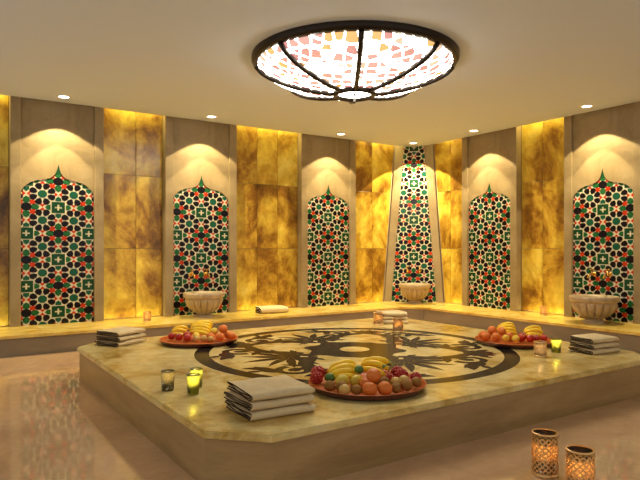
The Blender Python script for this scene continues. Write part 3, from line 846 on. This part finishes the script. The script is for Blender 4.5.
def green_leaf(label, c, u, v, z, rz, s, group):
    m = MB(); n = 8; rows = []
    for i in range(n+1):
        t = i/n; w = .5*math.sin(math.pi*t**.8)*s*.55; x = (t-.5)*s; h = .018*math.sin(math.pi*t)
        rows.append([(x, -w, h+.25*w), (x, 0, h), (x, w, h+.25*w)])
    for side in (0, 1):
        for A, B in zip(rows, rows[1:]): m.face([A[side], B[side], B[side+1], A[side+1]])
    bmesh.ops.remove_doubles(m.bm, verts=m.bm.verts[:], dist=.0005)
    o = m.build('fruit_leaf', M['leaf'], None, smooth=True, loc=Vector((*c, ZP+z))+RV*u+FV*v, rz=rz)
    o.modifiers.new('thick', 'SOLIDIFY').thickness = .002
    o.rotation_euler.x = R(rnd.uniform(-25, 25)); tag(o, label, 'leaf', group)
GL = 'green leaves on the front platter'
for lb, u, v, z, rz, s in (('left green leaf beside the right red cluster on the front platter', .135, .020, .128, 10, .09), ('right green leaf beside the right red cluster on the front platter', .165, .215, .105, -50, .10)):
    green_leaf(lb, CF, u, v, z, R(rz), s, GL)
BN = [bunch(CL, -.225, .150, .060, -30, 3, .18, 'left banana bunch on the far left platter', 1.5, 40), bunch(CL, -.015, .140, .105, -34, 5, .24, 'top banana bunch on the far left platter', 1.6, 45)]
fill(CL, .372, 'on the far left platter', [
    ('red_apple', -.275, .040, .052, .036, 'leftmost red apple'),
    ('red_apple', -.187, .020, .048, .036, 'red apple second from the left'),
    ('red_apple', -.095, -.050, .048, .038, 'red apple at the front in the middle'),
    ('red_apple', -.120, .035, .094, .042, 'red apple heaped highest'),
    ('pale_fruit', -.012, -.030, .044, .030, 'left one of three small golden fruits in front'),
    ('pale_fruit', .055, -.005, .044, .030, 'middle one of three small golden fruits in front'),
    ('pale_fruit', .118, -.005, .042, .028, 'right one of three small golden fruits in front'),
    ('peach', .205, .000, .056, .043, 'front orange peach of the right heap'),
    ('peach', .200, .085, .105, .044, 'highest orange peach of the right heap'),
    ('peach', .130, .060, .076, .040, 'leftmost orange peach of the right heap'),
    ('peach', .255, .110, .062, .042, 'orange peach behind the front one of the right heap'),
    ('peach', .310, .040, .064, .040, 'rightmost orange peach of the right heap'),
    ('lemon', -.030, .055, .078, .036, 'left yellow lemon below the bananas'),
    ('lemon', .050, .075, .078, .034, 'right yellow lemon below the bananas'),
], bars_of(CL, BN))
BN = [bunch(CR, .010, .230, .095, -30, 4, .21, 'large banana bunch at the back of the right platter', 1.6, 45), bunch(CR, .235, .120, .068, -36, 3, .20, 'banana bunch at the right end of the right platter', 1.5, 40)]
fill(CR, .36, 'on the right platter', [
    ('peach', -.245, .080, .062, .044, 'leftmost orange peach'),
    ('peach', -.165, .150, .108, .044, 'rear orange peach heaped at the left'),
    ('peach', -.160, .040, .060, .044, 'front orange peach of the left heap'),
    ('peach', -.085, .110, .104, .042, 'orange peach in the middle of the left heap'),
    ('peach', -.015, .085, .076, .042, 'rightmost orange peach of the left heap'),
    ('peach', -.250, .170, .062, .042, 'hindmost orange peach'),
    ('lemon', -.070, -.010, .048, .033, 'left yellow lemon at the front'),
    ('lemon', -.002, -.015, .048, .033, 'right yellow lemon at the front'),
    ('red_apple', .062, -.005, .050, .036, 'left red apple of the front row'),
    ('red_apple', .135, -.005, .050, .036, 'middle red apple of the front row'),
    ('red_apple', .100, .060, .096, .038, 'red apple heaped on top'),
    ('red_apple', .205, .010, .050, .034, 'red apple left of the right bananas'),
    ('red_apple', .270, .020, .054, .034, 'rightmost red apple'),
], bars_of(CR, BN))


# ------------------------------------------------------------------ camera, world, view
cam = bpy.data.cameras.new('camera'); co = bpy.data.objects.new('camera', cam); COL.objects.link(co)
cam.sensor_width = 36; cam.lens = 584/640*36; cam.shift_y = 8.5/640; cam.clip_start = .05
co.location = (0, 0, 1.2); co.rotation_euler = (R(90), 0, R(56.19-90))
sc.camera = co
w = bpy.data.worlds.new('world'); sc.world = w; w.use_nodes = True
w.node_tree.nodes['Background'].inputs[0].default_value = (1, .97, .86, 1); w.node_tree.nodes['Background'].inputs[1].default_value = .5
sc.view_settings.view_transform = 'Standard'; sc.view_settings.look = 'None'
sc.view_settings.exposure = .5; sc.view_settings.gamma = 1; sc.view_settings.use_curve_mapping = False
sc.cycles.use_denoising = True
sc.cycles.sample_clamp_indirect = 6
sc.cycles.max_bounces = 10; sc.cycles.diffuse_bounces = 6; sc.cycles.transparent_max_bounces = 16
sc.cycles.caustics_reflective = False; sc.cycles.caustics_refractive = False
